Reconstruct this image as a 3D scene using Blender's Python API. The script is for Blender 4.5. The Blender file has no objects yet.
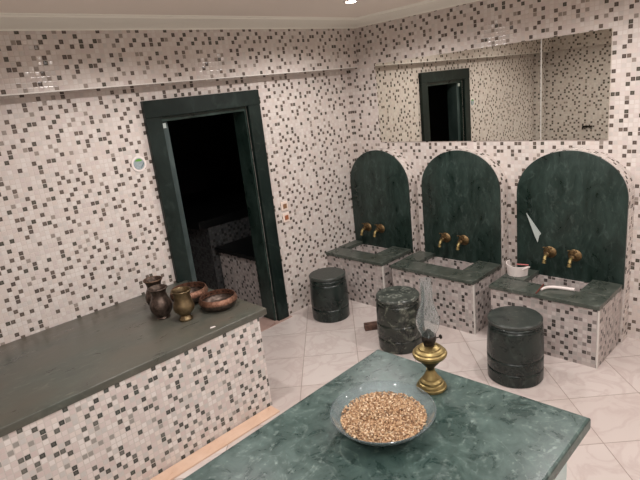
import bpy, bmesh, math, random
from mathutils import Vector, Matrix
random.seed(7)
S = bpy.context.scene
COL = S.collection
PI = math.pi

# ---------------------------------------------------------------- camera
def make_camera():
    yaw, pitch, roll = (math.radians(a) for a in (47.58667, -15.91589, -6.58546))
    F = Vector((math.cos(yaw)*math.cos(pitch), math.sin(yaw)*math.cos(pitch), math.sin(pitch)))
    R = F.cross(Vector((0, 0, 1))).normalized()
    U = R.cross(F)
    R2 = math.cos(roll)*R + math.sin(roll)*U
    U2 = -math.sin(roll)*R + math.cos(roll)*U
    cd = bpy.data.cameras.new('camera')
    cam = bpy.data.objects.new('camera', cd)
    COL.objects.link(cam)
    m = Matrix((R2, U2, -F)).transposed().to_4x4()
    m.translation = Vector((-3.71857, -3.41928, 1.88685))
    cam.matrix_world = m
    cd.sensor_width = 36.0
    cd.lens = 520.36/640*36
    cd.clip_start = 0.02
    S.camera = cam
make_camera()

# ---------------------------------------------------------------- light
w = bpy.data.worlds.new('world'); S.world = w; w.use_nodes = True
w.node_tree.nodes['Background'].inputs[0].default_value = (0.5, 0.45, 0.42, 1)
w.node_tree.nodes['Background'].inputs[1].default_value = 0.02
S.view_settings.view_transform = 'Standard'
S.view_settings.look = 'None'
S.view_settings.gamma = 1
S.view_settings.use_curve_mapping = False
S.view_settings.exposure = -0.12
SPOT_W = 42.0
SPOT_COL = (1.0, 0.95, 0.925)
CEIL = 2.425
SPOTS = [(-0.955, -0.955), (-2.40, -1.05), (-0.96, -2.40), (-2.40, -2.40), (-0.96, -3.85), (-2.40, -3.85), (-3.95, -2.40), (-3.95, -3.85)]

# ---------------------------------------------------------------- material helpers
def new_mat(name):
    m = bpy.data.materials.new(name); m.use_nodes = True
    nt = m.node_tree
    return m, nt, nt.nodes['Principled BSDF']
def N(nt, typ, **kw):
    n = nt.nodes.new(typ)
    for k, v in kw.items(): setattr(n, k, v)
    return n
def srgb(r, g, b):
    f = lambda c: ((c/255+0.055)/1.055)**2.4 if c/255 > 0.04045 else c/255/12.92
    return (f(r), f(g), f(b), 1)
def math_n(nt, op, a, b=None, c=None, clamp=False):
    n = N(nt, 'ShaderNodeMath', operation=op); n.use_clamp = clamp
    for i, v in enumerate((a, b, c)):
        if v is None: continue
        if isinstance(v, (int, float)): n.inputs[i].default_value = v
        else: nt.links.new(v, n.inputs[i])
    return n.outputs[0]
def vmath(nt, op, a, b=None, c=None):
    n = N(nt, 'ShaderNodeVectorMath', operation=op)
    for i, v in enumerate((a, b, c)):
        if v is None: continue
        if isinstance(v, tuple): n.inputs[i].default_value = v
        else: nt.links.new(v, n.inputs[i])
    return n.outputs[0]
def ramp(nt, fac, stops, interp='LINEAR'):
    n = N(nt, 'ShaderNodeValToRGB'); n.color_ramp.interpolation = interp
    e = n.color_ramp.elements
    while len(e) > 1: e.remove(e[-1])
    e[0].position = stops[0][0]; e[0].color = stops[0][1]
    for p, c in stops[1:]:
        x = e.new(p); x.color = c
    nt.links.new(fac, n.inputs[0]); return n.outputs[0]
def mix(nt, fac, a, b, mode='MIX'):
    n = N(nt, 'ShaderNodeMix', data_type='RGBA', blend_type=mode)
    if isinstance(fac, (int, float)): n.inputs[0].default_value = fac
    else: nt.links.new(fac, n.inputs[0])
    for i, v in ((6, a), (7, b)):
        if isinstance(v, tuple): n.inputs[i].default_value = v
        else: nt.links.new(v, n.inputs[i])
    return n.outputs[2]

def sheet_rows(seed=9, n=16, want=56):
    # which chips of a sheet are dark: scattered singles, diagonals and a few short rows, spread evenly
    rnd = random.Random(seed); g = [[0]*n for _ in range(n)]; cnt = 0; pairs = 0
    N4 = ((1, 0), (-1, 0), (0, 1), (0, -1)); D4 = ((1, 1), (-1, 1), (1, -1), (-1, -1))
    def nb(x, y, k): return [((x+a) % n, (y+b) % n) for a, b in k if g[(y+b) % n][(x+a) % n]]
    for tries in range(60000):
        if cnt >= want: break
        x, y = rnd.randrange(n), rnd.randrange(n)
        if g[y][x]: continue
        near = nb(x, y, N4); diag = nb(x, y, D4)
        if len(near) > 1 or len(diag) > 1: continue
        if near and (pairs >= 13 or diag or nb(near[0][0], near[0][1], N4)): continue
        crowd = sum(g[(y+b) % n][(x+a) % n] for a in range(-2, 3) for b in range(-2, 3))
        if crowd > 5: continue
        if near: pairs += 1
        g[y][x] = 1; cnt += 1
    return [sum(b << i for i, b in enumerate(row)) for row in g]
def mosaic(name, light, dark, mid, grout, share=0.15, mids=0.04, rough=0.15, pitch=0.0279):
    m, nt, P = new_mat(name)
    uv = N(nt, 'ShaderNodeUVMap').outputs[0]
    s = vmath(nt, 'MULTIPLY', uv, (1/pitch, 1/pitch, 0))
    cell = vmath(nt, 'FLOOR', s); fr = vmath(nt, 'FRACTION', s)
    inner = vmath(nt, 'WRAP', vmath(nt, 'ADD', cell, (0.5, 0.5, 0.0)), (16.0, 16.0, 16.0), (0.0, 0.0, 0.0))
    wb = N(nt, 'ShaderNodeTexWhiteNoise', noise_dimensions='3D')
    nt.links.new(vmath(nt, 'ADD', cell, (31.7, 12.3, 4.0)), wb.inputs[0])
    si = N(nt, 'ShaderNodeSeparateXYZ'); nt.links.new(inner, si.inputs[0])
    ix = math_n(nt, 'FLOOR', si.outputs[0]); iy = math_n(nt, 'FLOOR', si.outputs[1])
    row = None
    for k, v in enumerate(sheet_rows()):
        t = math_n(nt, 'MULTIPLY', math_n(nt, 'COMPARE', iy, float(k), 0.3), float(v))
        row = t if row is None else math_n(nt, 'ADD', row, t)
    bit = math_n(nt, 'MODULO', math_n(nt, 'FLOOR', math_n(nt, 'DIVIDE', math_n(nt, 'ADD', row, 0.01), math_n(nt, 'POWER', 2.0, ix))), 2.0)
    ismid = math_n(nt, 'GREATER_THAN', bit, 0.5)
    sc0 = N(nt, 'ShaderNodeSeparateColor'); nt.links.new(wb.outputs[1], sc0.inputs[0])
    isdark = math_n(nt, 'MULTIPLY', ismid, math_n(nt, 'GREATER_THAN', sc0.outputs[2], 0.16))
    n = len(light)
    lc = ramp(nt, wb.outputs[0], [(i/n, c) for i, c in enumerate(light)], 'CONSTANT')
    dc = ramp(nt, wb.outputs[0], [(i/len(dark), c) for i, c in enumerate(dark)], 'CONSTANT')
    c = mix(nt, ismid, lc, mid); c = mix(nt, isdark, c, dc)
    sep = N(nt, 'ShaderNodeSeparateXYZ'); nt.links.new(fr, sep.inputs[0])
    dx = math_n(nt, 'ABSOLUTE', math_n(nt, 'SUBTRACT', sep.outputs[0], 0.5))
    dy = math_n(nt, 'ABSOLUTE', math_n(nt, 'SUBTRACT', sep.outputs[1], 0.5))
    mx = math_n(nt, 'MAXIMUM', dx, dy)
    g = math_n(nt, 'GREATER_THAN', mx, 0.425)
    # highlight painted as a paler centre on the dark chips
    cen = math_n(nt, 'MULTIPLY', math_n(nt, 'LESS_THAN', mx, 0.22), math_n(nt, 'MULTIPLY', isdark, 0.22))
    c = mix(nt, cen, c, mid)
    c = mix(nt, g, c, grout)
    nt.links.new(c, P.inputs['Base Color'])
    r = mix(nt, g, (rough,)*3+(1,), (0.75,)*3+(1,))
    nt.links.new(r, P.inputs['Roughness'])
    # pillowed chips, each set at its own slight tilt
    h = math_n(nt, 'SUBTRACT', 1.0, math_n(nt, 'POWER', math_n(nt, 'MULTIPLY', mx, 2.0), 6.0))
    sc = N(nt, 'ShaderNodeSeparateColor'); nt.links.new(wb.outputs[1], sc.inputs[0])
    tx = math_n(nt, 'MULTIPLY', math_n(nt, 'SUBTRACT', sc.outputs[0], 0.5), math_n(nt, 'SUBTRACT', sep.outputs[0], 0.5))
    ty = math_n(nt, 'MULTIPLY', math_n(nt, 'SUBTRACT', sc.outputs[1], 0.5), math_n(nt, 'SUBTRACT', sep.outputs[1], 0.5))
    h = math_n(nt, 'ADD', h, math_n(nt, 'MULTIPLY', math_n(nt, 'ADD', tx, ty), 3.0))
    b = N(nt, 'ShaderNodeBump'); b.inputs['Strength'].default_value = 0.5; b.inputs['Distance'].default_value = 0.0016
    nt.links.new(h, b.inputs['Height']); nt.links.new(b.outputs[0], P.inputs['Normal'])
    P.inputs['Specular IOR Level'].default_value = 0.5
    return m

def marble(name, base, mid, vein, scale=6.0, rough=0.25, vein_amt=0.5, stretch=(1, 1, 1), worn=None, fine=1.0, spec=0.5):
    m, nt, P = new_mat(name)
    co = N(nt, 'ShaderNodeTexCoord').outputs['Object']
    co = vmath(nt, 'MULTIPLY', co, tuple(float(v) for v in stretch))
    n1 = N(nt, 'ShaderNodeTexNoise'); n1.inputs['Scale'].default_value = scale; n1.inputs['Detail'].default_value = 8; n1.inputs['Roughness'].default_value = 0.68
    n1.inputs['Distortion'].default_value = 0.6
    nt.links.new(co, n1.inputs['Vector'])
    c = ramp(nt, n1.outputs[0], [(0.32, base), (0.66, mid)])
    n2 = N(nt, 'ShaderNodeTexNoise'); n2.inputs['Scale'].default_value = scale*0.55; n2.inputs['Detail'].default_value = 6; n2.inputs['Distortion'].default_value = 1.6
    nt.links.new(vmath(nt, 'ADD', co, (5.2, 1.7, 3.3)), n2.inputs['Vector'])
    v = math_n(nt, 'ABSOLUTE', math_n(nt, 'SUBTRACT', n2.outputs[0], 0.5))
    vm = math_n(nt, 'MULTIPLY', math_n(nt, 'SUBTRACT', 1.0, math_n(nt, 'MULTIPLY', v, 28.0), clamp=True), vein_amt)
    n3 = N(nt, 'ShaderNodeTexNoise'); n3.inputs['Scale'].default_value = scale*4.2; n3.inputs['Detail'].default_value = 5
    nt.links.new(co, n3.inputs['Vector'])
    vm = math_n(nt, 'MULTIPLY', vm, ramp(nt, n3.outputs[0], [(0.42, (0, 0, 0, 1)), (0.62, (1, 1, 1, 1))]))
    c = mix(nt, vm, c, vein)
    sp = ramp(nt, n3.outputs[0], [(0.64, (0, 0, 0, 1)), (0.74, (1, 1, 1, 1))])
    c = mix(nt, math_n(nt, 'MULTIPLY', sp, 0.35*fine), c, vein)
    if worn:
        n4 = N(nt, 'ShaderNodeTexNoise'); n4.inputs['Scale'].default_value = 1.7; n4.inputs['Detail'].default_value = 5
        nt.links.new(co, n4.inputs['Vector'])
        c = mix(nt, ramp(nt, n4.outputs[0], [(0.35, (0, 0, 0, 1)), (0.6, (1, 1, 1, 1))]), c, worn)
    nt.links.new(c, P.inputs['Base Color'])
    rr = ramp(nt, n1.outputs[0], [(0.3, (rough*0.8,)*3+(1,)), (0.7, (min(1, rough*1.4),)*3+(1,))])
    nt.links.new(rr, P.inputs['Roughness']); P.inputs['Specular IOR Level'].default_value = spec
    b = N(nt, 'ShaderNodeBump'); b.inputs['Strength'].default_value = 0.12; b.inputs['Distance'].default_value = 0.002
    nt.links.new(n3.outputs[0], b.inputs['Height']); nt.links.new(b.outputs[0], P.inputs['Normal'])
    return m

def plain(name, col, rough=0.5, metal=0.0, bump=0.0, scale=60, var=None, coat=0.0):
    m, nt, P = new_mat(name)
    P.inputs['Base Color'].default_value = col
    P.inputs['Roughness'].default_value = rough; P.inputs['Metallic'].default_value = metal
    P.inputs['Coat Weight'].default_value = coat
    co = N(nt, 'ShaderNodeTexCoord').outputs['Object']
    n = N(nt, 'ShaderNodeTexNoise'); n.inputs['Scale'].default_value = scale; n.inputs['Detail'].default_value = 4
    nt.links.new(co, n.inputs['Vector'])
    if var: nt.links.new(ramp(nt, n.outputs[0], [(0.35, col), (0.65, var)]), P.inputs['Base Color'])
    if bump:
        b = N(nt, 'ShaderNodeBump'); b.inputs['Strength'].default_value = bump; b.inputs['Distance'].default_value = 0.002
        nt.links.new(n.outputs[0], b.inputs['Height']); nt.links.new(b.outputs[0], P.inputs['Normal'])
    return m

LIGHTS = [srgb(214, 205, 200), srgb(210, 199, 193), srgb(218, 210, 205), srgb(212, 200, 193), srgb(205, 198, 193), srgb(216, 207, 201), srgb(209, 197, 193), srgb(221, 214, 209)]
M = {}
M['mosaic'] = mosaic('pink_mosaic', LIGHTS, [srgb(80, 70, 65), srgb(90, 80, 73), srgb(72, 70, 62), srgb(104, 92, 84)], srgb(152, 142, 134), srgb(206, 196, 189))
M['mosaic_bench'] = mosaic('white_mosaic', [srgb(222, 212, 208), srgb(210, 196, 192), srgb(228, 222, 218), srgb(214, 202, 198), srgb(204, 200, 196), srgb(224, 214, 208)],
                           [srgb(62, 68, 62), srgb(80, 80, 74), srgb(56, 58, 54), srgb(98, 98, 92)], srgb(158, 154, 148), srgb(208, 200, 194), rough=0.3)
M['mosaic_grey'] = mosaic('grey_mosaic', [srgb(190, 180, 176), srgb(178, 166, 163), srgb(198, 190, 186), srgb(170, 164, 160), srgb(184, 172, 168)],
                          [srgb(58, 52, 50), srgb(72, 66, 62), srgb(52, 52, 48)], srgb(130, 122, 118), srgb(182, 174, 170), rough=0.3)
M['island'] = marble('green_marble_polished', srgb(28, 50, 47), srgb(74, 95, 90), srgb(146, 164, 158), scale=13, rough=0.28, vein_amt=0.3, fine=1.1)
M['benchtop'] = marble('green_marble_worn', srgb(62, 68, 62), srgb(92, 96, 88), srgb(148, 146, 134), scale=5.0, rough=0.3, vein_amt=0.25, worn=srgb(90, 87, 78), stretch=(1, 2.2, 1), fine=0.9)
M['panel'] = marble('green_marble_dark', srgb(12, 27, 22), srgb(46, 62, 57), srgb(100, 114, 110), scale=6.0, rough=0.3, vein_amt=0.2, stretch=(1, 1.6, 0.8), fine=0.5, spec=0.35)
M['rim'] = marble('green_marble_rim', srgb(52, 60, 54), srgb(86, 92, 85), srgb(150, 156, 148), scale=8.0, rough=0.28, vein_amt=0.3, fine=0.5)
M['stool'] = marble('green_marble_stool', srgb(18, 26, 24), srgb(38, 48, 45), srgb(96, 110, 102), scale=7.0, rough=0.26, vein_amt=0.25, fine=0.6, spec=0.42)
M['stoolv'] = marble('green_marble_stool_veined', srgb(20, 26, 24), srgb(46, 52, 46), srgb(156, 160, 144), scale=6.5, rough=0.26, vein_amt=0.5, fine=1.0)
M['frame'] = marble('green_marble_frame', srgb(12, 22, 20), srgb(28, 40, 37), srgb(70, 86, 82), scale=5.0, rough=0.35, vein_amt=0.2, stretch=(1, 1, 0.6), fine=0.3, spec=0.25)
M['lining'] = marble('green_marble_lining', srgb(34, 48, 47), srgb(62, 76, 76), srgb(110, 126, 122), scale=5.0, rough=0.35, vein_amt=0.15, stretch=(1, 1, .5), fine=0.3)
M['mosaic_shaded'] = mosaic('shaded_mosaic', [srgb(78, 80, 80), srgb(88, 90, 90), srgb(70, 72, 74), srgb(92, 90, 90)], [srgb(30, 30, 32), srgb(38, 38, 38)], srgb(58, 58, 58), srgb(76, 76, 76), rough=.4)  # dim light on the far ledge painted into its chip colours
M['turq'] = marble('pale_marble', srgb(170, 200, 200), srgb(214, 226, 224), srgb(90, 110, 106), scale=5.0, rough=0.3, vein_amt=0.5)
M['black'] = plain('black_stone', srgb(16, 18, 19), 0.4)
M['inner'] = plain('shaded_wall', srgb(34, 32, 33), 0.8)  # shade of the unlit inner room put into the wall colour
M['ceiling'] = plain('ceiling_paint', srgb(238, 229, 219), 0.85, bump=0.05, scale=30)
M['cove'] = plain('cove_paint', srgb(246, 245, 235), 0.7)
M['brass'] = plain('aged_brass', srgb(160, 142, 98), 0.42, 0.9, bump=0.15, scale=40, var=srgb(132, 116, 76))
M['tapbrass'] = plain('tap_brass', srgb(140, 116, 82), 0.42, 0.9, bump=0.1, scale=50, var=srgb(88, 72, 52))
M['copper'] = plain('aged_copper', srgb(138, 112, 94), 0.42, 0.85, bump=0.25, scale=45, var=srgb(92, 74, 62))
M['darkcopper'] = plain('dark_copper', srgb(108, 94, 86), 0.42, 0.85, bump=0.3, scale=50, var=srgb(70, 60, 54))
M['jugbrass'] = plain('jug_brass', srgb(140, 122, 92), 0.4, 0.9, bump=0.2, scale=30, var=srgb(98, 84, 64))
M['copperrim'] = plain('hammered_copper_rim', srgb(170, 130, 110), 0.45, 0.8, bump=0.8, scale=70, var=srgb(126, 92, 76))
M['burner'] = plain('blackened_metal', srgb(66, 60, 54), 0.5, 0.7, bump=0.3, scale=60, var=srgb(40, 36, 33))
M['stem'] = plain('blackened_stem', srgb(58, 62, 54), 0.4, 0.7, bump=0.1)
M['white'] = plain('white_plastic', srgb(232, 222, 218), 0.35)
M['ivory'] = plain('ivory_plastic', srgb(236, 218, 206), 0.4)
M['rocker'] = plain('brown_plastic', srgb(138, 104, 76), 0.4)
M['rocker2'] = plain('reddish_brown_plastic', srgb(158, 98, 68), 0.4)
M['red'] = plain('reddish_wood', srgb(120, 62, 52), 0.6)
M['redpl'] = plain('red_plastic', srgb(206, 120, 118), 0.5)
M['wood'] = plain('weathered_wood', srgb(112, 84, 72), 0.7, bump=0.3, scale=25, var=srgb(64, 46, 38))
M['trimwhite'] = plain('white_trim', srgb(222, 218, 212), 0.4)
M['seam'] = plain('grey_seam', srgb(180, 178, 172), 0.4)
M['shard'] = plain('pale_plaster', srgb(176, 186, 182), 0.6)
M['stickgrey'] = plain('sticker_grey', srgb(160, 172, 176), 0.5, var=srgb(140, 152, 158), scale=90)
M['stickgreen'] = plain('sticker_green', srgb(96, 158, 62), 0.5)
M['stickdark'] = plain('sticker_dark', srgb(96, 112, 116), 0.5)
M['tan'] = marble('tan_marble', srgb(214, 178, 152), srgb(226, 196, 174), srgb(196, 160, 140), scale=6, rough=0.3, vein_amt=0.2)
M['threshold'] = marble('threshold_marble', srgb(176, 146, 136), srgb(196, 168, 158), srgb(160, 132, 124), scale=6, rough=0.3, vein_amt=0.2)

def seed_mat():
    m, nt, P = new_mat('dried_seed')
    co = N(nt, 'ShaderNodeNewGeometry').outputs['Random Per Island']
    c = ramp(nt, co, [(0, srgb(140, 106, 76)), (0.2, srgb(176, 142, 108)), (0.42, srgb(200, 170, 134)), (0.62, srgb(184, 148, 112)), (0.8, srgb(222, 200, 170)), (0.93, srgb(112, 82, 58))], 'CONSTANT')
    nt.links.new(c, P.inputs['Base Color']); P.inputs['Roughness'].default_value = 0.6
    return m
M['seed'] = seed_mat()

def floor_mat():
    m, nt, P = new_mat('floor_marble')
    co = N(nt, 'ShaderNodeTexCoord').outputs['Object']
    sep = N(nt, 'ShaderNodeSeparateXYZ'); nt.links.new(co, sep.inputs[0])
    st = 0.5657
    u = math_n(nt, 'DIVIDE', math_n(nt, 'SUBTRACT', math_n(nt, 'SUBTRACT', sep.outputs[0], sep.outputs[1]), 1.43), st)
    v = math_n(nt, 'DIVIDE', math_n(nt, 'ADD', math_n(nt, 'ADD', sep.outputs[0], sep.outputs[1]), 3.33), st)
    fu = math_n(nt, 'FLOOR', u); fv = math_n(nt, 'FLOOR', v)
    cm = N(nt, 'ShaderNodeCombineXYZ'); nt.links.new(fu, cm.inputs[0]); nt.links.new(fv, cm.inputs[1])
    wn = N(nt, 'ShaderNodeTexWhiteNoise', noise_dimensions='3D'); nt.links.new(cm.outputs[0], wn.inputs[0])
    base = ramp(nt, wn.outputs[0], [(0, srgb(206, 194, 188)), (0.5, srgb(214, 203, 198)), (1, srgb(220, 211, 206))])
    off = vmath(nt, 'ADD', co, vmath(nt, 'MULTIPLY', wn.outputs[1], (9.0, 9.0, 9.0)))
    n2 = N(nt, 'ShaderNodeTexNoise'); n2.inputs['Scale'].default_value = 4.5; n2.inputs['Detail'].default_value = 7; n2.inputs['Distortion'].default_value = 1.4
    nt.links.new(off, n2.inputs['Vector'])
    vv = math_n(nt, 'SUBTRACT', 1.0, math_n(nt, 'MULTIPLY', math_n(nt, 'ABSOLUTE', math_n(nt, 'SUBTRACT', n2.outputs[0], 0.5)), 14.0), clamp=True)
    c = mix(nt, math_n(nt, 'MULTIPLY', vv, 0.45), base, srgb(190, 172, 168))
    def edge(x):
        return math_n(nt, 'GREATER_THAN', math_n(nt, 'ABSOLUTE', math_n(nt, 'SUBTRACT', math_n(nt, 'FRACT', x), 0.5)), 0.4945)
    g = math_n(nt, 'MAXIMUM', edge(u), edge(v))
    c = mix(nt, g, c, srgb(160, 144, 136))
    nt.links.new(c, P.inputs['Base Color'])
    P.inputs['Roughness'].default_value = 0.3
    return m
M['floor'] = floor_mat()

def glass_mat(name, tint, rough, thinness=True, alpha_mix=0.0):
    m, nt, P = new_mat(name)
    P.inputs['Base Color'].default_value = tint
    P.inputs['Transmission Weight'].default_value = 1.0
    P.inputs['Roughness'].default_value = rough
    P.inputs['IOR'].default_value = 1.35
    if alpha_mix:
        out = nt.nodes['Material Output']
        d = N(nt, 'ShaderNodeBsdfDiffuse'); d.inputs[0].default_value = srgb(190, 205, 208)
        mx = N(nt, 'ShaderNodeMixShader'); mx.inputs[0].default_value = alpha_mix
        nt.links.new(P.outputs[0], mx.inputs[1]); nt.links.new(d.outputs[0], mx.inputs[2])
        nt.links.new(mx.outputs[0], out.inputs[0])
    return m
M['chimney'] = glass_mat('clear_lamp_glass', srgb(250, 252, 252), 0.02, alpha_mix=0.08)
M['bowlglass'] = glass_mat('smoky_bowl_glass', srgb(218, 226, 228), 0.05, alpha_mix=0.13)
def mirror_mat():
    m, nt, P = new_mat('mirror_glass')
    P.inputs['Base Color'].default_value = srgb(232, 231, 221); P.inputs['Metallic'].default_value = 1; P.inputs['Roughness'].default_value = 0.01
    return m
M['mirror'] = mirror_mat()
def emit_mat():
    m, nt, P = new_mat('lamp_disc')
    P.inputs['Emission Color'].default_value = (1, 0.9, 0.8, 1); P.inputs['Emission Strength'].default_value = 45
    return m
M['emit'] = emit_mat()

# ---------------------------------------------------------------- mesh helpers
def new_bm():
    bm = bmesh.new(); bm.loops.layers.uv.new('UVMap'); return bm
def box(bm, x0, x1, y0, y1, z0, z1, bevel=0.0, seg=2):
    vs = [bm.verts.new(p) for p in ((x0,y0,z0),(x1,y0,z0),(x1,y1,z0),(x0,y1,z0),(x0,y0,z1),(x1,y0,z1),(x1,y1,z1),(x0,y1,z1))]
    fs = [bm.faces.new([vs[i] for i in q]) for q in ((0,3,2,1),(4,5,6,7),(0,1,5,4),(1,2,6,5),(2,3,7,6),(3,0,4,7))]
    if bevel:
        es = list({e for f in fs for e in f.edges})
        bmesh.ops.bevel(bm, geom=es, offset=bevel, segments=seg, affect='EDGES', profile=0.5)
    return fs
def prism(bm, pts, a, b, axis='z', bevel=0.0):
    """extrude a polygon between a and b along an axis; pts are the two other coordinates"""
    def P(u, v, t):
        return {'z': (u, v, t), 'x': (t, u, v), 'y': (u, t, v)}[axis]
    lo = [bm.verts.new(P(u, v, a)) for u, v in pts]; hi = [bm.verts.new(P(u, v, b)) for u, v in pts]
    fs = [bm.faces.new(lo[::-1]), bm.faces.new(hi)]
    n = len(pts)
    for i in range(n):
        j = (i+1) % n
        fs.append(bm.faces.new([lo[i], lo[j], hi[j], hi[i]]))
    bmesh.ops.recalc_face_normals(bm, faces=fs)
    if bevel:
        es = list({e for f in fs[:2] for e in f.edges})
        bmesh.ops.bevel(bm, geom=es, offset=bevel, segments=2, affect='EDGES', profile=0.5)
    return fs
def lathe(bm, prof, seg=40, c=(0, 0, 0), flute=None):
    rings = []
    for r, z in prof:
        if r < 1e-6: rings.append([bm.verts.new((c[0], c[1], c[2]+z))])
        else:
            ring = []
            for i in range(seg):
                a = 2*PI*i/seg; rr = r*(flute(a, z) if flute else 1)
                ring.append(bm.verts.new((c[0]+rr*math.cos(a), c[1]+rr*math.sin(a), c[2]+z)))
            rings.append(ring)
    fs = []
    for A, B in zip(rings, rings[1:]):
        for i in range(seg):
            j = (i+1) % seg
            if len(A) == 1 and len(B) == 1: continue
            if len(A) == 1: fs.append(bm.faces.new([A[0], B[j], B[i]]))
            elif len(B) == 1: fs.append(bm.faces.new([A[i], A[j], B[0]]))
            else: fs.append(bm.faces.new([A[i], A[j], B[j], B[i]]))
    bmesh.ops.recalc_face_normals(bm, faces=fs)
    return fs
def tube(bm, pts, r, seg=12):
    pts = [Vector(p) for p in pts]; rs = r if isinstance(r, (list, tuple)) else [r]*len(pts)
    rings = []
    for i, p in enumerate(pts):
        d = (pts[min(i+1, len(pts)-1)] - pts[max(i-1, 0)]).normalized()
        up = Vector((0, 0, 1)) if abs(d.z) < 0.95 else Vector((0, 1, 0))
        s = d.cross(up).normalized(); t = s.cross(d)
        rings.append([bm.verts.new(p + rs[i]*(math.cos(2*PI*k/seg)*s + math.sin(2*PI*k/seg)*t)) for k in range(seg)])
    fs = []
    for A, B in zip(rings, rings[1:]):
        for i in range(seg):
            j = (i+1) % seg; fs.append(bm.faces.new([A[i], A[j], B[j], B[i]]))
    fs.append(bm.faces.new(rings[0][::-1])); fs.append(bm.faces.new(rings[-1]))
    bmesh.ops.recalc_face_normals(bm, faces=fs)
    return fs
def box_uv(bm, off=(0, 0)):
    uvl = bm.loops.layers.uv.verify()
    for f in bm.faces:
        n = f.normal
        a = max(range(3), key=lambda i: abs(n[i]))
        for l in f.loops:
            p = l.vert.co
            u, v = ((p.y, p.z), (p.x, p.z), (p.x, p.y))[a]
            l[uvl].uv = (u+off[0], v+off[1])
def obj(name, bm, mat, parent=None, smooth=False, uv=False, off=(0, 0), sharp=35, origin=None):
    bm.normal_update()
    if uv: box_uv(bm, off)
    if smooth:
        for f in bm.faces: f.smooth = True
        for e in bm.edges:
            if len(e.link_faces) == 2 and e.calc_face_angle(0) > math.radians(sharp): e.smooth = False
    if origin is not None:
        bmesh.ops.translate(bm, verts=bm.verts, vec=-Vector(origin))
    me = bpy.data.meshes.new(name); bm.to_mesh(me); bm.free()
    if isinstance(mat, (list, tuple)):
        for x in mat: me.materials.append(x)
    else: me.materials.append(mat)
    o = bpy.data.objects.new(name, me); COL.objects.link(o)
    if origin is not None: o.location = origin
    if parent: o.parent = parent
    return o
def thing(name, label, cat, loc=(0, 0, 0), rz=0, group=None):
    o = bpy.data.objects.new(name, None); COL.objects.link(o); o.empty_display_size = 0.05
    o.location = loc; o.rotation_euler = (0, 0, rz); tag(o, label, cat, group); return o
def tag(o, label, cat, group=None):
    o['label'] = label; o['category'] = cat
    if group: o['group'] = group
    return o
def struct(name, bm, mat, **k):
    o = obj(name, bm, mat, **k); o['kind'] = 'structure'; return o
def dup(root, loc, rz, label, name=None):
    r = root.copy(); COL.objects.link(r); r.location = loc; r.rotation_euler = (0, 0, rz); r['label'] = label
    for ch in list(root.children):
        c = ch.copy(); COL.objects.link(c); c.parent = r
        for g in list(ch.children):
            d = g.copy(); COL.objects.link(d); d.parent = c
    return r

# ---------------------------------------------------------------- the room
XL, YF = -4.9, -4.7          # far left recess, front wall behind the camera
XC = -3.86                   # wall close behind the bench
bm = new_bm(); box(bm, XL-.1, .15, YF-.1, 0.16, -.12, 0); struct('floor', bm, M['floor'])
bm = new_bm(); box(bm, XL-.1, .15, YF-.1, 0.16, CEIL, CEIL+.12); struct('ceiling', bm, M['ceiling'])
# back wall with the doorway (clear opening x -1.95..-1.20, z 0..1.84)
DX0, DX1, DZ = -1.955, -1.215, 1.835
bm = new_bm()
box(bm, XL-.1, DX0, 0, .16, 0, CEIL+.1); box(bm, DX1, .15, 0, .16, 0, CEIL+.1); box(bm, DX0, DX1, 0, .16, DZ, CEIL+.1)
struct('wall_back', bm, M['mosaic'], uv=True)
bm = new_bm(); box(bm, 0, .15, YF-.1, 0, 0, CEIL+.1); struct('wall_right', bm, M['mosaic'], uv=True)
bm = new_bm(); box(bm, XC-.15, XC, -1.35, 0, 0, CEIL+.1); box(bm, XL, XC-.15, -1.35, -1.2, 0, CEIL+.1); box(bm, XL-.12, XL, YF-.1, -1.2, 0, CEIL+.1)
struct('wall_left', bm, M['mosaic'], uv=True)
bm = new_bm(); box(bm, XL-.1, .15, YF-.12, YF, 0, CEIL+.1); struct('wall_front', bm, M['mosaic'], uv=True)
# tiled bulkhead along the back wall and the left wall
BZ, BD = 2.053, 0.118
bm = new_bm(); box(bm, XC, 0, -BD, 0, BZ, CEIL+.02); box(bm, XC, XC+.1, -1.35, -BD, BZ, CEIL+.02)
struct('trim_1', bm, M['mosaic'], uv=True, off=(0.006, 0.01))
# pale corner bead on the bulkhead's lower edge
bm = new_bm(); box(bm, XC+.1, 0, -BD-.004, -BD+.002, BZ-.004, BZ+.003)
struct('trim_2', bm, M['trimwhite'])
# plaster cove round the ceiling
def cove(name, p0, p1, inward):
    bm = new_bm(); p0, p1, n = Vector(p0), Vector(p1), Vector(inward)
    prof = [(0, 2.381), (.012, 2.378), (.016, 2.386), (.05, 2.398), (.15, 2.405), (.245, 2.409), (.25, 2.417), (.262, 2.419), (.266, CEIL+.0005), (0, CEIL+.0005)]
    rows = [[bm.verts.new(Vector((p.x, p.y, z)) + n*d) for d, z in prof] for p in (p0, p1)]
    k = len(prof)
    for i in range(k):
        j = (i+1) % k; bm.faces.new([rows[0][i], rows[1][i], rows[1][j], rows[0][j]])
    bm.faces.new(rows[0]); bm.faces.new(rows[1][::-1])
    bmesh.ops.recalc_face_normals(bm, faces=bm.faces)
    struct(name, bm, M['cove'], smooth=True)
cove('trim_3', (XC, -BD, 0), (0, -BD, 0), (0, -1, 0))
cove('trim_4', (0, -BD, 0), (0, YF, 0), (-1, 0, 0))
cove('trim_5', (0, YF, 0), (XL, YF, 0), (0, 1, 0))
cove('trim_6', (XC+.1, -1.35, 0), (XC+.1, -BD, 0), (1, 0, 0))
# door threshold and tan strip at the foot of the bench
bm = new_bm(); box(bm, -2.09, -1.08, -.06, .16, 0, .004, .001); struct('trim_7', bm, M['threshold'])
bm = new_bm(); box(bm, XC, -2.08, -1.075, -.985, 0, .012, .002); struct('trim_8', bm, M['tan'])

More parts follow.
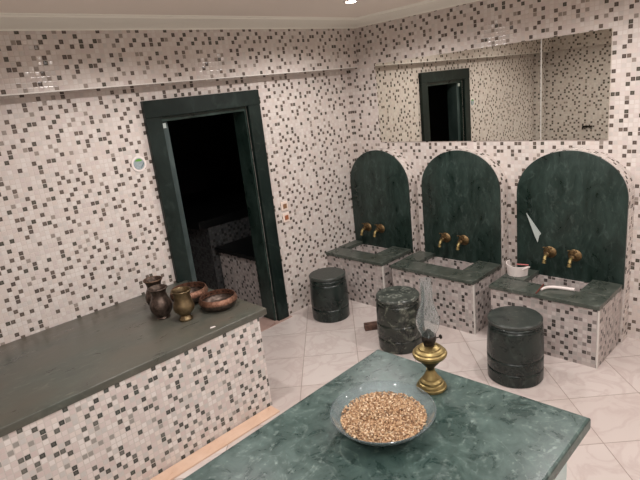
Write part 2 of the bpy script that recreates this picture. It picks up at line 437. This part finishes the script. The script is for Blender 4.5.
# doorway : dark green marble casing and jamb lining
door = thing('door_1', 'doorway', 'door', (-1.585, 0, 0)); del door['label']; del door['category']; door['kind'] = 'structure'
def dpart(name, bm, mat):
    o = obj(name, bm, mat, smooth=False, origin=(-1.585, 0, 0)); o.location = (0, 0, 0); o.parent = door; return o
bm = new_bm(); box(bm, -2.072, -1.955, -.035, 0, 0, 1.835, .004); dpart('casing_post', bm, M['frame'])
bm = new_bm(); box(bm, -1.215, -1.097, -.035, 0, 0, 1.835, .004); dpart('casing_post', bm, M['frame'])
bm = new_bm(); box(bm, -2.072, -1.097, -.038, 0, 1.835, 1.95, .004); dpart('casing_lintel', bm, M['frame'])
bm = new_bm(); box(bm, -1.955, -1.885, .03, .16, 0.004, 1.80, .003); dpart('jamb_lining', bm, M['lining'])
bm = new_bm(); box(bm, -1.955, -1.94, .0, .03, 0.004, 1.80, .001); dpart('jamb_lining', bm, M['panel'])
bm = new_bm(); box(bm, -1.235, -1.215, .0, .16, 0.004, 1.80, .002); dpart('jamb_lining', bm, M['panel'])
bm = new_bm(); box(bm, -1.955, -1.215, .0, .16, 1.80, 1.835, .002); dpart('lintel_lining', bm, M['panel'])
bm = new_bm(); box(bm, -1.94, -1.905, .018, .03, 1.755, 1.79, .002); dpart('door_catch', bm, M['shard'])

# dark room beyond the doorway
bm = new_bm(); box(bm, -3.0, 0.4, .16, 2.8, -.1, 0); struct('floor_inner', bm, M['floor'])
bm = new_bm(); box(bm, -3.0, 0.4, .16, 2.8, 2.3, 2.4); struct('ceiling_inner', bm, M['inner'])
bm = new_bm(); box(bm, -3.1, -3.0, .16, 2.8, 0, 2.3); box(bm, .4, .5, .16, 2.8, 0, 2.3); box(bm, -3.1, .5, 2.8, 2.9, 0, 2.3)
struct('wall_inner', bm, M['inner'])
t = thing('tiled_ledge', 'low mosaic tiled ledge with black slab just inside the dark doorway', 'ledge', (-1.0, .6, 0))
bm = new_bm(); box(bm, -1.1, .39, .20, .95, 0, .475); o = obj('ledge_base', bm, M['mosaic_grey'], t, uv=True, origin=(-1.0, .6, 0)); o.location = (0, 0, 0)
bm = new_bm(); box(bm, -1.135, .39, .19, .97, .475, .515, .004); o = obj('ledge_slab', bm, M['black'], t, origin=(-1.0, .6, 0)); o.location = (0, 0, 0)
t = thing('tiled_ledge', 'higher black-topped ledge deep inside the dark doorway, behind the low ledge', 'ledge', (-.9, 1.6, 0))
bm = new_bm(); box(bm, -1.15, .39, 1.0, 2.6, 0, .72); o = obj('ledge_base', bm, M['mosaic_shaded'], t, uv=True, origin=(-.9, 1.6, 0)); o.location = (0, 0, 0)
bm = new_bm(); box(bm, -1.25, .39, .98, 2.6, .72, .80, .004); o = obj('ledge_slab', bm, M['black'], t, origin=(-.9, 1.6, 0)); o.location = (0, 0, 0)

# ---------------------------------------------------------------- bench along the back wall
t = thing('tiled_bench', 'long mosaic tiled bench with worn green marble top along the back wall', 'bench', (-2.95, -.49, 0))
bm = new_bm(); box(bm, XC+.001, -2.06, -.975, -.001, 0, .612); o = obj('bench_base', bm, M['mosaic_bench'], t, uv=True, off=(.01, .0), origin=(-2.95, -.49, 0)); o.location = (0, 0, 0)
bm = new_bm(); box(bm, XC+.001, -2.0, -.985, -.001, .612, .655, .006, 3); o = obj('marble_top', bm, M['benchtop'], t, smooth=True, origin=(-2.95, -.49, 0)); o.location = (0, 0, 0)

# ---------------------------------------------------------------- wash basins and their arched panels
def ucolumn(pts, a, b, mat, name, parent, org, bevel=.003):
    bm = new_bm(); prism(bm, pts, a, b, 'z', bevel)
    o = obj(name, bm, mat, parent, origin=org); o.location = (0, 0, 0); return o
BF, BH, RIM = -.532, .433, .028     # front face, rim height, rim thickness
ARC = -.125
BAS = [(-.002, -.672, -.10, -.47, 'washbasin with mosaic front and green marble rim, in the corner by the back wall', 'arched dark green marble panel on the tiled wall nearest the corner'),
       (-.776, -1.530, -.93, -1.345, 'middle washbasin with mosaic front and green marble rim, behind the glass lamp chimney', 'middle arched dark green marble panel under the mirror'),
       (-1.668, -2.388, -1.835, -2.21, 'washbasin at the right with mosaic sides and white pieces lying on its rim', 'widest arched dark green marble panel with a white sliver, at the right')]
ARCH = [(-.004, -.692), (-.822, -1.538), (-1.662, -2.405)]
for i, (yl, yr, ol, orr, lab, alab) in enumerate(BAS):
    ym = (yl+yr)/2; org = (-.33, ym, 0)
    t = thing('washbasin', lab, 'basin', org, 0, 'washbasins along the mirror wall')
    zt = BH-RIM
    # hollow tiled body: outer box ring with a sunken trough
    bm = new_bm()
    x0, x1, xa, xb = BF, ARC, -.365, ARC-.012
    ob = [(x0, yr), (x1, yr), (x1, yl), (x0, yl)]
    ib = [(xa, orr), (xb, orr), (xb, ol), (xa, ol)]
    vb = [bm.verts.new((x, y, 0)) for x, y in ob]; vt = [bm.verts.new((x, y, zt)) for x, y in ob]
    it = [bm.verts.new((x, y, zt)) for x, y in ib]; ibm = [bm.verts.new((x, y, zt-.17)) for x, y in ib]
    bm.faces.new(vb[::-1]); bm.faces.new(ibm)
    for k in range(4):
        j = (k+1) % 4
        bm.faces.new([vb[k], vb[j], vt[j], vt[k]]); bm.faces.new([vt[k], vt[j], it[j], it[k]]); bm.faces.new([it[k], it[j], ibm[j], ibm[k]])
    bmesh.ops.recalc_face_normals(bm, faces=bm.faces)
    # piece tiled back against the wall on the visible flank
    o = obj('basin_body', bm, M['mosaic_grey'], t, uv=True, off=(.004*i, .004), origin=org); o.location = (0, 0, 0)
    # marble rim in three slabs
    f = BF-.012
    ucolumn([(f, yr-.008), (xa, yr-.008), (xa, yl if i == 0 else yl+.008), (f, yl if i == 0 else yl+.008)], zt, BH, M['rim'], 'rim_slab', t, org)
    ucolumn([(xa+.002, yr-.008), (ARC-.001, yr-.008), (ARC-.001, orr), (xa+.002, orr)], zt, BH+.004, M['rim'], 'rim_slab', t, org)
    ucolumn([(xa+.002, ol), (ARC-.001, ol), (ARC-.001, yl if i == 0 else yl+.008), (xa+.002, yl if i == 0 else yl+.008)], zt, BH+.004, M['rim'], 'rim_slab', t, org)
    bm = new_bm(); box(bm, BF-.004, BF+.012, yr-.004, yr+.003, 0, zt); o = obj('corner_strip', bm, M['trimwhite'], t, origin=org); o.location = (0, 0, 0)
    bm = new_bm(); lathe(bm, [(0, .004), (.018, .004), (.022, 0), (.022, -.003)], 20, (-.25, ym, zt-.17)); o = obj('drain', bm, M['tapbrass'], t, True, origin=org); o.location = (0, 0, 0)
    # arched backsplash
    al, ar = ARCH[i]; am = (al+ar)/2; hw = (al-ar)/2; zs, rise = 1.01, .315
    aorg = (-.06, am, 0)
    pts = [(ar, 0), (al, 0)]; arc = []
    for k in range(33):
        a = PI*k/32; arc.append((am+hw*math.cos(a), zs+rise*math.sin(a)))
    t2 = thing('arched_panel', alab, 'panel', aorg, 0, 'arched marble panels above the washbasins')
    bm = new_bm(); fs = prism(bm, pts+arc, -.107, -.0005, 'x')
    bm.normal_update(); box_uv(bm)
    uvl = bm.loops.layers.uv.verify(); run = 0.0; ring = pts+arc
    for k, fc in enumerate(fs[2:]):
        a, b = Vector(ring[k]), Vector(ring[(k+1) % len(ring)]); d = (b-a).length
        for l in fc.loops:
            q = Vector((l.vert.co.y, l.vert.co.z)); l[uvl].uv = (run + (q-a).length, l.vert.co.x)
        run += d
    o = obj('tiled_pier', bm, M['mosaic'], t2, origin=aorg); o.location = (0, 0, 0)
    s = .004
    ring2 = [(ar+s, BH-RIM), (al-s, BH-RIM)] + [(am+(hw-s)*math.cos(PI*k/40), zs+(rise-s)*math.sin(PI*k/40)) for k in range(41)]
    bm = new_bm(); prism(bm, ring2, ARC, -.107, 'x', .003)
    o = obj('marble_face', bm, M['panel'], t2, smooth=True, origin=aorg); o.location = (0, 0, 0)

# ---------------------------------------------------------------- taps
def make_tap(label):
    t = thing('water_tap', label, 'tap', (0, 0, 0), 0, 'brass taps on the arched panels')
    def xl(prof, name, z=0.0):
        bm = new_bm(); lathe(bm, prof, 28)
        bmesh.ops.rotate(bm, verts=bm.verts, cent=(0, 0, 0), matrix=Matrix.Rotation(-PI/2, 3, 'Y'))   # +z -> -x
        bmesh.ops.translate(bm, verts=bm.verts, vec=(0, 0, z))
        return obj(name, bm, M['tapbrass'], t, True)
    xl([(0, 0), (.040, 0), (.040, .004), (.034, .010), (.022, .014), (.016, .018), (0, .018)], 'wall_flange')
    xl([(0, .014), (.013, .014), (.012, .030), (.017, .034), (.019, .046), (.016, .054), (.010, .058), (0, .058)], 'tap_body')
    bm = new_bm()
    pts = [(-.046, 0, -.002)] + [(-.046-.038*math.sin(a), 0, -.002-.034*(1-math.cos(a))-.004*a) for a in [k*PI/2/7 for k in range(1, 8)]] + [(-.085, 0, -.050)]
    tube(bm, pts, [.011]*8+[.0125], 14); obj('spout', bm, M['brass'], t, True)
    bm = new_bm(); lathe(bm, [(0, .012), (.007, .012), (.006, .032), (.010, .036), (.010, .042), (.005, .046), (0, .047)], 16, (-.040, 0, 0))
    tube(bm, [(-.040, -.026, .040), (-.040, -.012, .042), (-.040, .012, .042), (-.040, .026, .040)], [.005, .0042, .0042, .005], 10)
    obj('tap_handle', bm, M['tapbrass'], t, True)
    return t
taps = [(-.183, 'left brass tap on the arched panel nearest the corner'), (-.343, 'right brass tap on the arched panel nearest the corner'),
        (-1.047, 'left brass tap on the middle arched panel'), (-1.217, 'right brass tap on the middle arched panel'),
        (-1.915, 'left brass tap on the widest arched panel, beside the white sliver'), (-2.088, 'right brass tap on the widest arched panel, above the white tube')]
t0 = make_tap(taps[0][1]); t0.scale = (1.18, 1.18, 1.08); t0.location = (ARC+.0015, taps[0][0], .588)
for y, lab in taps[1:]:
    dup(t0, (ARC+.0015, y, .592), 0, lab)

# ---------------------------------------------------------------- wall mirror in two panes
t = thing('wall_mirror', 'wide frameless wall mirror in two panes above the arched panels', 'mirror', (0, -1.28, 1.378))
bm = new_bm(); box(bm, -.008, -.0006, -1.788, -.327, 1.378, 2.056)
o = obj('mirror_pane', bm, M['mirror'], t, origin=(0, -1.28, 1.378)); o.location = (0, 0, 0)
bm = new_bm(); a, b = -1.7945, -2.231
pr = [(-.0006, a), (-.0060, a), (-.0140, b), (-.0006, b)]
prism(bm, pr, 1.378, 2.056, 'z'); o = obj('mirror_pane', bm, M['mirror'], t, origin=(0, -1.28, 1.378)); o.location = (0, 0, 0)
bm = new_bm(); box(bm, -.0105, -.0006, -1.7945, -1.788, 1.378, 2.056, .001)
o = obj('seam_strip', bm, M['seam'], t, origin=(0, -1.28, 1.378)); o.location = (0, 0, 0)

# ---------------------------------------------------------------- stools
def stool(label, x, y, r0, r1, h, mat, grooves, seed, carve=False, rz=0):
    t = thing('marble_stool', label, 'stool', (x, y, 0), rz, 'round green marble stools')
    rnd = random.Random(seed)
    prof = [(0, 0), (r0*.97, 0), (r0, .006)]
    z = .006; top = h-.028
    zs = sorted(set([.006 + k*(top-.006)/30 for k in range(1, 31)] + [g+d for g in grooves for d in (-.008, -.004, 0, .004, .008)]))
    for z in zs:
        if z >= top: continue
        r = r0 + (r1-r0)*z/h + .006*math.sin(PI*min(1, z/h))
        for g in grooves:
            dd = abs(z-g)
            if dd < .0085: r -= .0055*(1-dd/.0085)
        prof.append((r, z))
    body = list(prof)+[(r1-.004, top), (r1-.006, top+.001), (0, top+.001)]
    bm = new_bm()
    ph = [rnd.uniform(0, 6.28) for _ in range(4)]
    def fl(a, z):
        v = 1 + .006*math.sin(3*a+ph[0]+9*z) + .004*math.sin(7*a+ph[1]-20*z)
        if carve:
            # fluted relief band low on the barrel
            if .10 < z < .20: v += .016*max(-0.3, math.cos(14*a))
            if .22 < z < .30: v += .010*math.sin(9*a+40*z)
        return v
    lathe(bm, body, 72, flute=fl); o = obj('stool_body', bm, mat, t, True)
    bm = new_bm()
    cap = [(0, top+.0015), (r1*.985, top+.0015), (r1+.003, top+.006), (r1+.004, h-.008), (r1-.004, h), (r1*.5, h+.001), (0, h)]
    lathe(bm, cap, 72, flute=lambda a, z: 1 + .005*math.sin(4*a+ph[2]) + (.007*math.sin(11*a+ph[3]) if carve else 0))
    o = obj('stool_seat', bm, M['seatv'] if carve else M['stooltop'], t, True)
    return t
M['stooltop'] = marble('green_marble_stool_top', srgb(34, 40, 38), srgb(62, 68, 64), srgb(120, 126, 118), scale=9.0, rough=0.3, vein_amt=0.2, fine=0.6)
M['seatv'] = marble('green_marble_chipped_top', srgb(40, 46, 43), srgb(76, 82, 76), srgb(180, 184, 174), scale=11.0, rough=0.32, vein_amt=0.6, fine=1.4)
stool('round dark green marble stool below the corner washbasin', -.872, -.342, .160, .153, .392, M['stool'], [.325, .11], 1)
stool('chipped veined green marble stool behind the oil lamp, with carved bands', -.962, -1.165, .160, .155, .412, M['stoolv'], [.36, .21, .095], 2, True)
stool('round dark green marble stool in front of the rightmost washbasin, ringed with grooves', -.880, -2.018, .168, .160, .412, M['stool'], [.365, .165, .085], 3)

# brown wooden block beside the middle stool
bm = new_bm(); box(bm, -.055, .055, -.03, .03, 0, .05, .004)
o = obj('wooden_block', bm, M['wood'], smooth=False); o.location = (-.885, -.808, 0); o.rotation_euler = (0, 0, math.radians(-38))
tag(o, 'small brown wooden block on the floor beside the veined stool', 'block')

# ---------------------------------------------------------------- centre slab in the foreground
IT = .80
t = thing('marble_table', 'large green marble slab table in the foreground carrying bowl and lamp', 'table', (-2.85, -2.49, 0))
bm = new_bm(); prism(bm, [(-2.215, -2.060), (-2.185, -2.912), (-3.62, -2.935), (-3.62, -2.100)], IT-.048, IT, 'z', .008)
o = obj('table_top', bm, M['island'], t, smooth=False, origin=(-2.85, -2.49, 0)); o.location = (0, 0, 0)
bm = new_bm(); box(bm, -3.55, -2.262, -2.872, -2.13, 0, IT-.048, .003)
o = obj('table_base', bm, M['turq'], t, smooth=False, origin=(-2.85, -2.49, 0)); o.location = (0, 0, 0)

# glass bowl and its contents
BX, BY = -2.622, -2.425
bowl = thing('glass_bowl', 'shallow clear glass bowl full of grain on the foreground slab', 'bowl', (BX, BY, IT))
outer = [(0, .0), (.062, .0), (.068, .002), (.088, .010), (.118, .024), (.145, .043), (.163, .060), (.172, .073)]
inn = [(.168, .0745), (.159, .062), (.141, .046), (.115, .028), (.086, .0145), (.062, .006), (0, .006)]
bm = new_bm(); lathe(bm, outer+inn, 64); obj('bowl_shell', bm, M['bowlglass'], bowl, True, sharp=60)
bm = new_bm()
rnd = random.Random(11)
def chip(bm, p, s, rnd):
    ax = Vector((rnd.gauss(0, 1), rnd.gauss(0, 1), rnd.gauss(0, 1))).normalized()
    rot = Matrix.Rotation(rnd.uniform(0, 6.28), 3, ax)
    sx, sy, sz = s*rnd.uniform(.8, 1.5), s*rnd.uniform(.6, 1.0), s*rnd.uniform(.4, .75)
    vs = [bm.verts.new(Vector(p) + rot @ Vector((x*sx*rnd.uniform(.8, 1.15), y*sy, z*sz))) for x, y, z in
          ((1, 0, 0), (-1, 0, 0), (0, 1, 0), (0, -1, 0), (0, 0, 1), (0, 0, -1))]
    for a, b, c in ((0, 2, 4), (2, 1, 4), (1, 3, 4), (3, 0, 4), (2, 0, 5), (1, 2, 5), (3, 1, 5), (0, 3, 5)):
        bm.faces.new([vs[a], vs[b], vs[c]])
def inner_z(r):
    pr = [(0, .006), (.062, .006), (.086, .0145), (.115, .028), (.141, .046), (.159, .062)]
    for (r0, z0), (r1, z1) in zip(pr, pr[1:]):
        if r <= r1: return z0 + (z1-z0)*(r-r0)/(r1-r0)
    return .062
# solid heap beneath the loose grains
heap = [(0, .0075), (.060, .0078), (.084, .0165), (.112, .0300), (.126, .0390), (.115, .0405), (.08, .045), (.04, .048), (0, .049)]
lathe(bm, heap, 40)
for k in range(4200):
    r = .139*math.sqrt(rnd.random()); a = rnd.uniform(0, 2*PI)
    z = .0545 - .012*(r/.139)**2 + .004*math.sin(a*3+r*40) + rnd.uniform(-.001, .0025)
    z = max(z, inner_z(r)+.004)
    chip(bm, (r*math.cos(a), r*math.sin(a), z), rnd.uniform(.0032, .0052), rnd)
o = obj('dried_grain', bm, M['seed']); o.location = (BX, BY, IT); o['kind'] = 'stuff'
tag(o, 'tan coarse dried grain heaped inside the glass bowl', 'grain')

# oil lamp
LX, LY = -2.330, -2.412
t = thing('oil_lamp', 'brass oil lamp with clear glass chimney at the back of the foreground slab', 'lamp', (LX, LY, IT))
bm = new_bm(); lathe(bm, [(0, 0), (.053, 0), (.055, .004), (.054, .010), (.050, .013), (.0485, .019), (.045, .024), (.041, .026), (.039, .033), (.034, .038), (.031, .040), (.029, .046), (.024, .052), (.022, .057), (.018, .064), (.015, .073), (.016, .077), (0, .077)], 48)
obj('lamp_foot', bm, M['brass'], t, True, sharp=28)
bm = new_bm(); lathe(bm, [(0, .0772), (.013, .0772), (.015, .085), (.026, .097), (.038, .112), (.047, .124), (0, .1245)], 40)
obj('lamp_stem', bm, M['stem'], t, True, sharp=50)
bm = new_bm(); lathe(bm, [(0, .125), (.048, .125), (.055, .127), (.060, .133), (.062, .140), (.060, .146), (.054, .149), (.053, .154), (.047, .159), (.041, .161), (.039, .166), (.030, .171), (.022, .174), (0, .175)], 48)
obj('oil_reservoir', bm, M['brass'], t, True, sharp=28)
bm = new_bm(); lathe(bm, [(0, .1752), (.020, .1752), (.021, .184), (.024, .188), (.026, .200), (.025, .212), (.019, .217), (.012, .225), (.008, .232), (0, .233)], 32, flute=lambda a, z: 1+(.05*math.cos(12*a) if z > .187 else 0))
bn = obj('burner', bm, M['burner'], t, True, sharp=50)
bm = new_bm(); tube(bm, [(.02, -.012, .194), (.040, -.022, .194)], .0022, 8); tube(bm, [(.038, -.021, .194), (.043, -.0237, .194)], .008, 14)
obj('wick_knob', bm, M['burner'], bn, True)
co = [(.026, .213), (.028, .222), (.036, .238), (.041, .255), (.042, .268), (.039, .285), (.031, .308), (.024, .328), (.0205, .350), (.0195, .385), (.0195, .418), (.021, .424)]
th = .0016
bm = new_bm(); lathe(bm, co + [(r-th, z) for r, z in co[::-1]] + [co[0]], 96); bmesh.ops.remove_doubles(bm, verts=bm.verts, dist=1e-6); bmesh.ops.recalc_face_normals(bm, faces=bm.faces); obj('glass_chimney', bm, M['chimney'], t, True, sharp=70)

# ---------------------------------------------------------------- copper ware on the bench
BT = .655
def jug(label, x, y, prof, mat, rimmat, rz=0, fl=None, tilt=0):
    t = thing('metal_jug', label, 'jug', (x, y, BT), rz, 'metal jugs on the bench')
    bm = new_bm(); th = .003
    n = len(prof); inner = [(max(.004, r-th), max(z, .006)) for r, z in prof[::-1]]
    lathe(bm, [(0, 0)]+prof+inner+[(0, .006)], 56, flute=fl); obj('jug_body', bm, mat, t, True, sharp=50)
    rr, rz_ = prof[-1]
    bm = new_bm(); pts = [(rr+.004*math.cos(a), rz_+.004*math.sin(a)) for a in [2*PI*k/10 for k in range(10)]]
    lathe(bm, pts+[pts[0]], 48); obj('rolled_rim', bm, rimmat, t, True)
    return t
jug('ribbed dark copper jug standing at the front left of the metal group', -2.446, -.518,
    [(.040, 0), (.043, .005), (.040, .012), (.052, .028), (.064, .055), (.068, .078), (.064, .100), (.052, .125), (.043, .145), (.043, .165), (.052, .185), (.056, .192)],
    M['darkcopper'], M['darkcopper'], fl=lambda a, z: 1+(.022*math.cos(22*a) if .03 < z < .085 else 0))
jug('brown copper jug mostly hidden behind the ribbed dark jug', -2.392, -.350,
    [(.042, 0), (.045, .005), (.042, .012), (.054, .03), (.066, .06), (.068, .085), (.062, .110), (.050, .135), (.044, .150), (.046, .170), (.056, .192), (.058, .198)], M['darkcopper'], M['copper'])
jug('yellowish brass jug on a flared foot, between the ribbed jug and the copper bowls', -2.380, -.682,
    [(.040, 0), (.042, .004), (.040, .012), (.030, .022), (.028, .030), (.040, .042), (.058, .062), (.064, .082), (.060, .104), (.052, .125), (.049, .150), (.052, .172), (.057, .186)], M['jugbrass'], M['jugbrass'])
def cbowl(label, x, y, R, h, tilt=(0, 0)):
    t = thing('copper_bowl', label, 'bowl', (x, y, BT), 0, 'copper bowls on the bench')
    th = .003
    out = [(R*.52, 0), (R*.70, .004), (R*.92, h*.28), (R, h*.5), (R*1.0, h*.62), (R*.94, h*.82)]
    inn = [(r-th, max(z, th)+.001) for r, z in out[::-1]]
    bm = new_bm(); lathe(bm, [(0, 0)]+out+inn+[(0, th+.001)], 56); obj('bowl_body', bm, M['darkcopper'], t, True, sharp=50)
    bm = new_bm(); prof = [(R*1.005, h*.60), (R*1.02, h*.68), (R*.965, h*.86), (R*.93, h), (R*.89, h), (R*.91, h*.85), (R*.95, h*.70), (R*.95, h*.60), (R*1.005, h*.60)]
    lathe(bm, prof, 56, flute=lambda a, z: 1+.01*math.cos(18*a)); obj('rim_band', bm, M['copperrim'], t, True, sharp=50)
    return t
cbowl('open copper bowl nearest the end of the bench, in front of the doorway', -2.158, -.708, .118, .080)
cbowl('copper bowl standing behind the brass jug', -2.205, -.437, .122, .092)
bm = new_bm(); prism(bm, [(-.016, -.006), (.004, -.009), (.018, -.002), (.012, .006), (-.010, .005)], 0, .003, 'z')
o = obj('paper_scrap', bm, M['white']); o.location = (-2.353, -.93, BT); o.rotation_euler = (0, 0, -.3)
tag(o, 'tiny white paper scrap at the front edge of the bench top', 'scrap')

# ---------------------------------------------------------------- things on the right basin's rim
t = thing('soap_dish', 'broken white ceramic corner dish on the left end of the right washbasin', 'dish', (-.222, -1.742, BH+.004), math.radians(-12)); t.scale = (1.1, 1.05, 1.1)
bm = new_bm()
arc = [(-.02-.088*math.sin(a), .080*math.cos(a)) for a in [PI*k/16 for k in range(17)]]
loop = arc; th = .007; n = len(loop)
lo, hi, li, lj = [], [], [], []
for x, y in loop:
    d = Vector((x+.02, y)).length or 1; s = (d-th)/d
    hz = .066 + .014*max(0, min(1, .5+y/.16))
    lo.append(bm.verts.new((x*.9+.0, y*.88, 0))); hi.append(bm.verts.new((x, y, hz)))
    li.append(bm.verts.new(((x+.02)*s-.02, y*s, hz))); lj.append(bm.verts.new(((x*.9+.02)*s-.02, y*.88*s, .007)))
for A, B in ((lo, hi), (hi, li), (li, lj)):
    for k in range(n-1): bm.faces.new([A[k], A[k+1], B[k+1], B[k]])
bm.faces.new(lo[::-1]); bm.faces.new(lj)
for k in (0, n-1): bm.faces.new([lo[k], hi[k], li[k], lj[k]] if k else [lj[k], li[k], hi[k], lo[k]])
bm.faces.new([lo[0], lj[0], lj[n-1], lo[n-1]])
bmesh.ops.recalc_face_normals(bm, faces=bm.faces)
obj('dish_shell', bm, M['white'], t, smooth=True, sharp=40)
bm = new_bm(); box(bm, -.085, -.010, -.086, -.076, .055, .063, .002)
obj('dish_ledge', bm, M['white'], t)
bm = new_bm(); tube(bm, [(-.02, .045, .0), (-.028, -.01, .008), (-.03, -.045, .012)], [.004, .0045, .004], 8)
o = obj('red_stick', bm, M['redpl'], smooth=True); tag(o, 'short pinkish red stick lying across the white dish', 'stick')
o.location = (-.235, -1.775, BH+.076)
bm = new_bm(); tube(bm, [(-.475, -2.006, .010), (-.455, -2.012, .0135), (-.435, -2.020, .014), (-.415, -2.035, .0135), (-.400, -2.060, .013), (-.390, -2.10, .0125), (-.383, -2.145, .012), (-.377, -2.185, .0115)],
          [.007, .009, .010, .0105, .011, .0115, .0115, .0115], 14)
o = obj('bent_tube', bm, M['white'], smooth=True, sharp=60); o.location = (0, 0, BH-.0005)
tag(o, 'bent white plastic tube lying on the front rim of the right washbasin', 'tube')
bm = new_bm(); tube(bm, [(-.537, -1.998, .0045), (-.46, -1.988, .0045), (-.366, -1.975, .0045)], [.004, .0045, .004], 10)
o = obj('wooden_stick', bm, M['red'], smooth=True); o.location = (0, 0, BH)
tag(o, 'thin reddish stick across the basin rim beside the bent white tube', 'stick')
# pale pointed sliver stuck on the right panel
bm = new_bm(); prism(bm, [(-1.742, .868), (-1.850, .722), (-1.838, .706), (-1.827, .655), (-1.806, .700)], -.132, -.1245, 'x')
o = obj('pointed_sliver', bm, M['shard'], origin=(-.128, -1.79, .76)); tag(o, 'pale pointed sliver stuck on the widest arched panel', 'sliver')

# ---------------------------------------------------------------- small wall things
def disc(bm, r, x0, x1, seg=40):
    lathe(bm, [(0, x0), (r, x0), (r, x1-.001), (r-.001, x1), (0, x1)], seg)
    bmesh.ops.rotate(bm, verts=bm.verts, cent=(0, 0, 0), matrix=Matrix.Rotation(PI/2, 3, 'X'))   # +z -> -y
t = thing('round_sign', 'small round white-rimmed sign with green top on the wall left of the doorway', 'sign', (-2.168, 0, 1.548))
bm = new_bm(); disc(bm, .053, .0005, .006); obj('sign_rim', bm, M['white'], t, True)
bm = new_bm(); disc(bm, .039, .006, .0075); obj('sign_face', bm, M['stickgrey'], t, True)
bm = new_bm(); pts = [(.034*math.cos(a), .034*math.sin(a)) for a in [math.radians(38+104*k/12) for k in range(13)]]; pts += [(-.010, .018), (.012, .016)]
prism(bm, pts, -.0085, -.0075, 'y'); obj('green_leaf_mark', bm, M['stickgreen'], t)
bm = new_bm(); prism(bm, [(.006, -.028), (.012, -.030), (.034, -.004), (.032, .006)], -.0085, -.0075, 'y'); obj('dark_mark', bm, M['stickdark'], t)
def switch(label, x, z, mat):
    t = thing('light_switch', label, 'switch', (x, 0, z), 0, 'switches beside the doorway')
    bm = new_bm(); box(bm, -.036, .036, -.010, -.0005, -.040, .040, .004); obj('switch_plate', bm, M['ivory'], t)
    bm = new_bm(); box(bm, -.019, .021, -.014, -.010, -.020, .020, .0015); obj('switch_rocker', bm, mat, t)
switch('upper ivory wall switch with a brown rocker, right of the doorway', -.965, .975, M['rocker'])
switch('lower ivory wall switch with a reddish brown rocker, right of the doorway', -.962, .874, M['rocker2'])
# dark double hook on the left wall (seen in the mirror)
bm = new_bm(); box(bm, XC, XC+.012, -.06, .06, -.012, .012, .002)
for y in (-.045, 0, .045): tube(bm, [(XC+.01, y, 0), (XC+.05, y, -.01), (XC+.055, y, .03)], .007, 10)
bmesh.ops.translate(bm, verts=bm.verts, vec=(0, -.58, 1.02))
o = obj('wall_hook', bm, M['burner'], smooth=True, origin=(XC, -.58, 1.02)); tag(o, 'dark metal hook rail on the left wall, seen at the right of the mirror', 'hook')

# ---------------------------------------------------------------- recessed ceiling spots
def spot(x, y, label):
    t = thing('ceiling_spot', label, 'ceiling light', (x, y, CEIL), 0, 'recessed ceiling spots')
    bm = new_bm(); lathe(bm, [(.034, -.0005), (.046, -.0005), (.046, -.004), (.038, -.008), (.034, -.004), (.034, -.0005)], 32); obj('trim_ring', bm, M['trimwhite'], t, True)
    bm = new_bm(); lathe(bm, [(0, -.002), (.033, -.002), (.033, -.006), (.022, -.010), (0, -.012)], 32); obj('bulb_face', bm, M['emit'], t, True)
    ld = bpy.data.lights.new('spot_light', 'SPOT'); ld.spot_size = math.radians(165); ld.spot_blend = 0.45; ld.energy = SPOT_W; ld.color = SPOT_COL; ld.shadow_soft_size = .035
    lo = bpy.data.objects.new('spot_light', ld); COL.objects.link(lo); lo.parent = t; lo.location = (0, 0, -.055)
    return t
where = ['recessed ceiling spot near the corner, above the washbasins', 'recessed ceiling spot above the bench', 'recessed ceiling spot above the right washbasin', 'recessed ceiling spot above the foreground slab',
         'recessed ceiling spot by the right wall near the front', 'recessed ceiling spot in the middle near the front wall', 'recessed ceiling spot above the camera side', 'recessed ceiling spot in the far front left corner']
for (x, y), lab in zip(SPOTS, where): spot(x, y, lab)
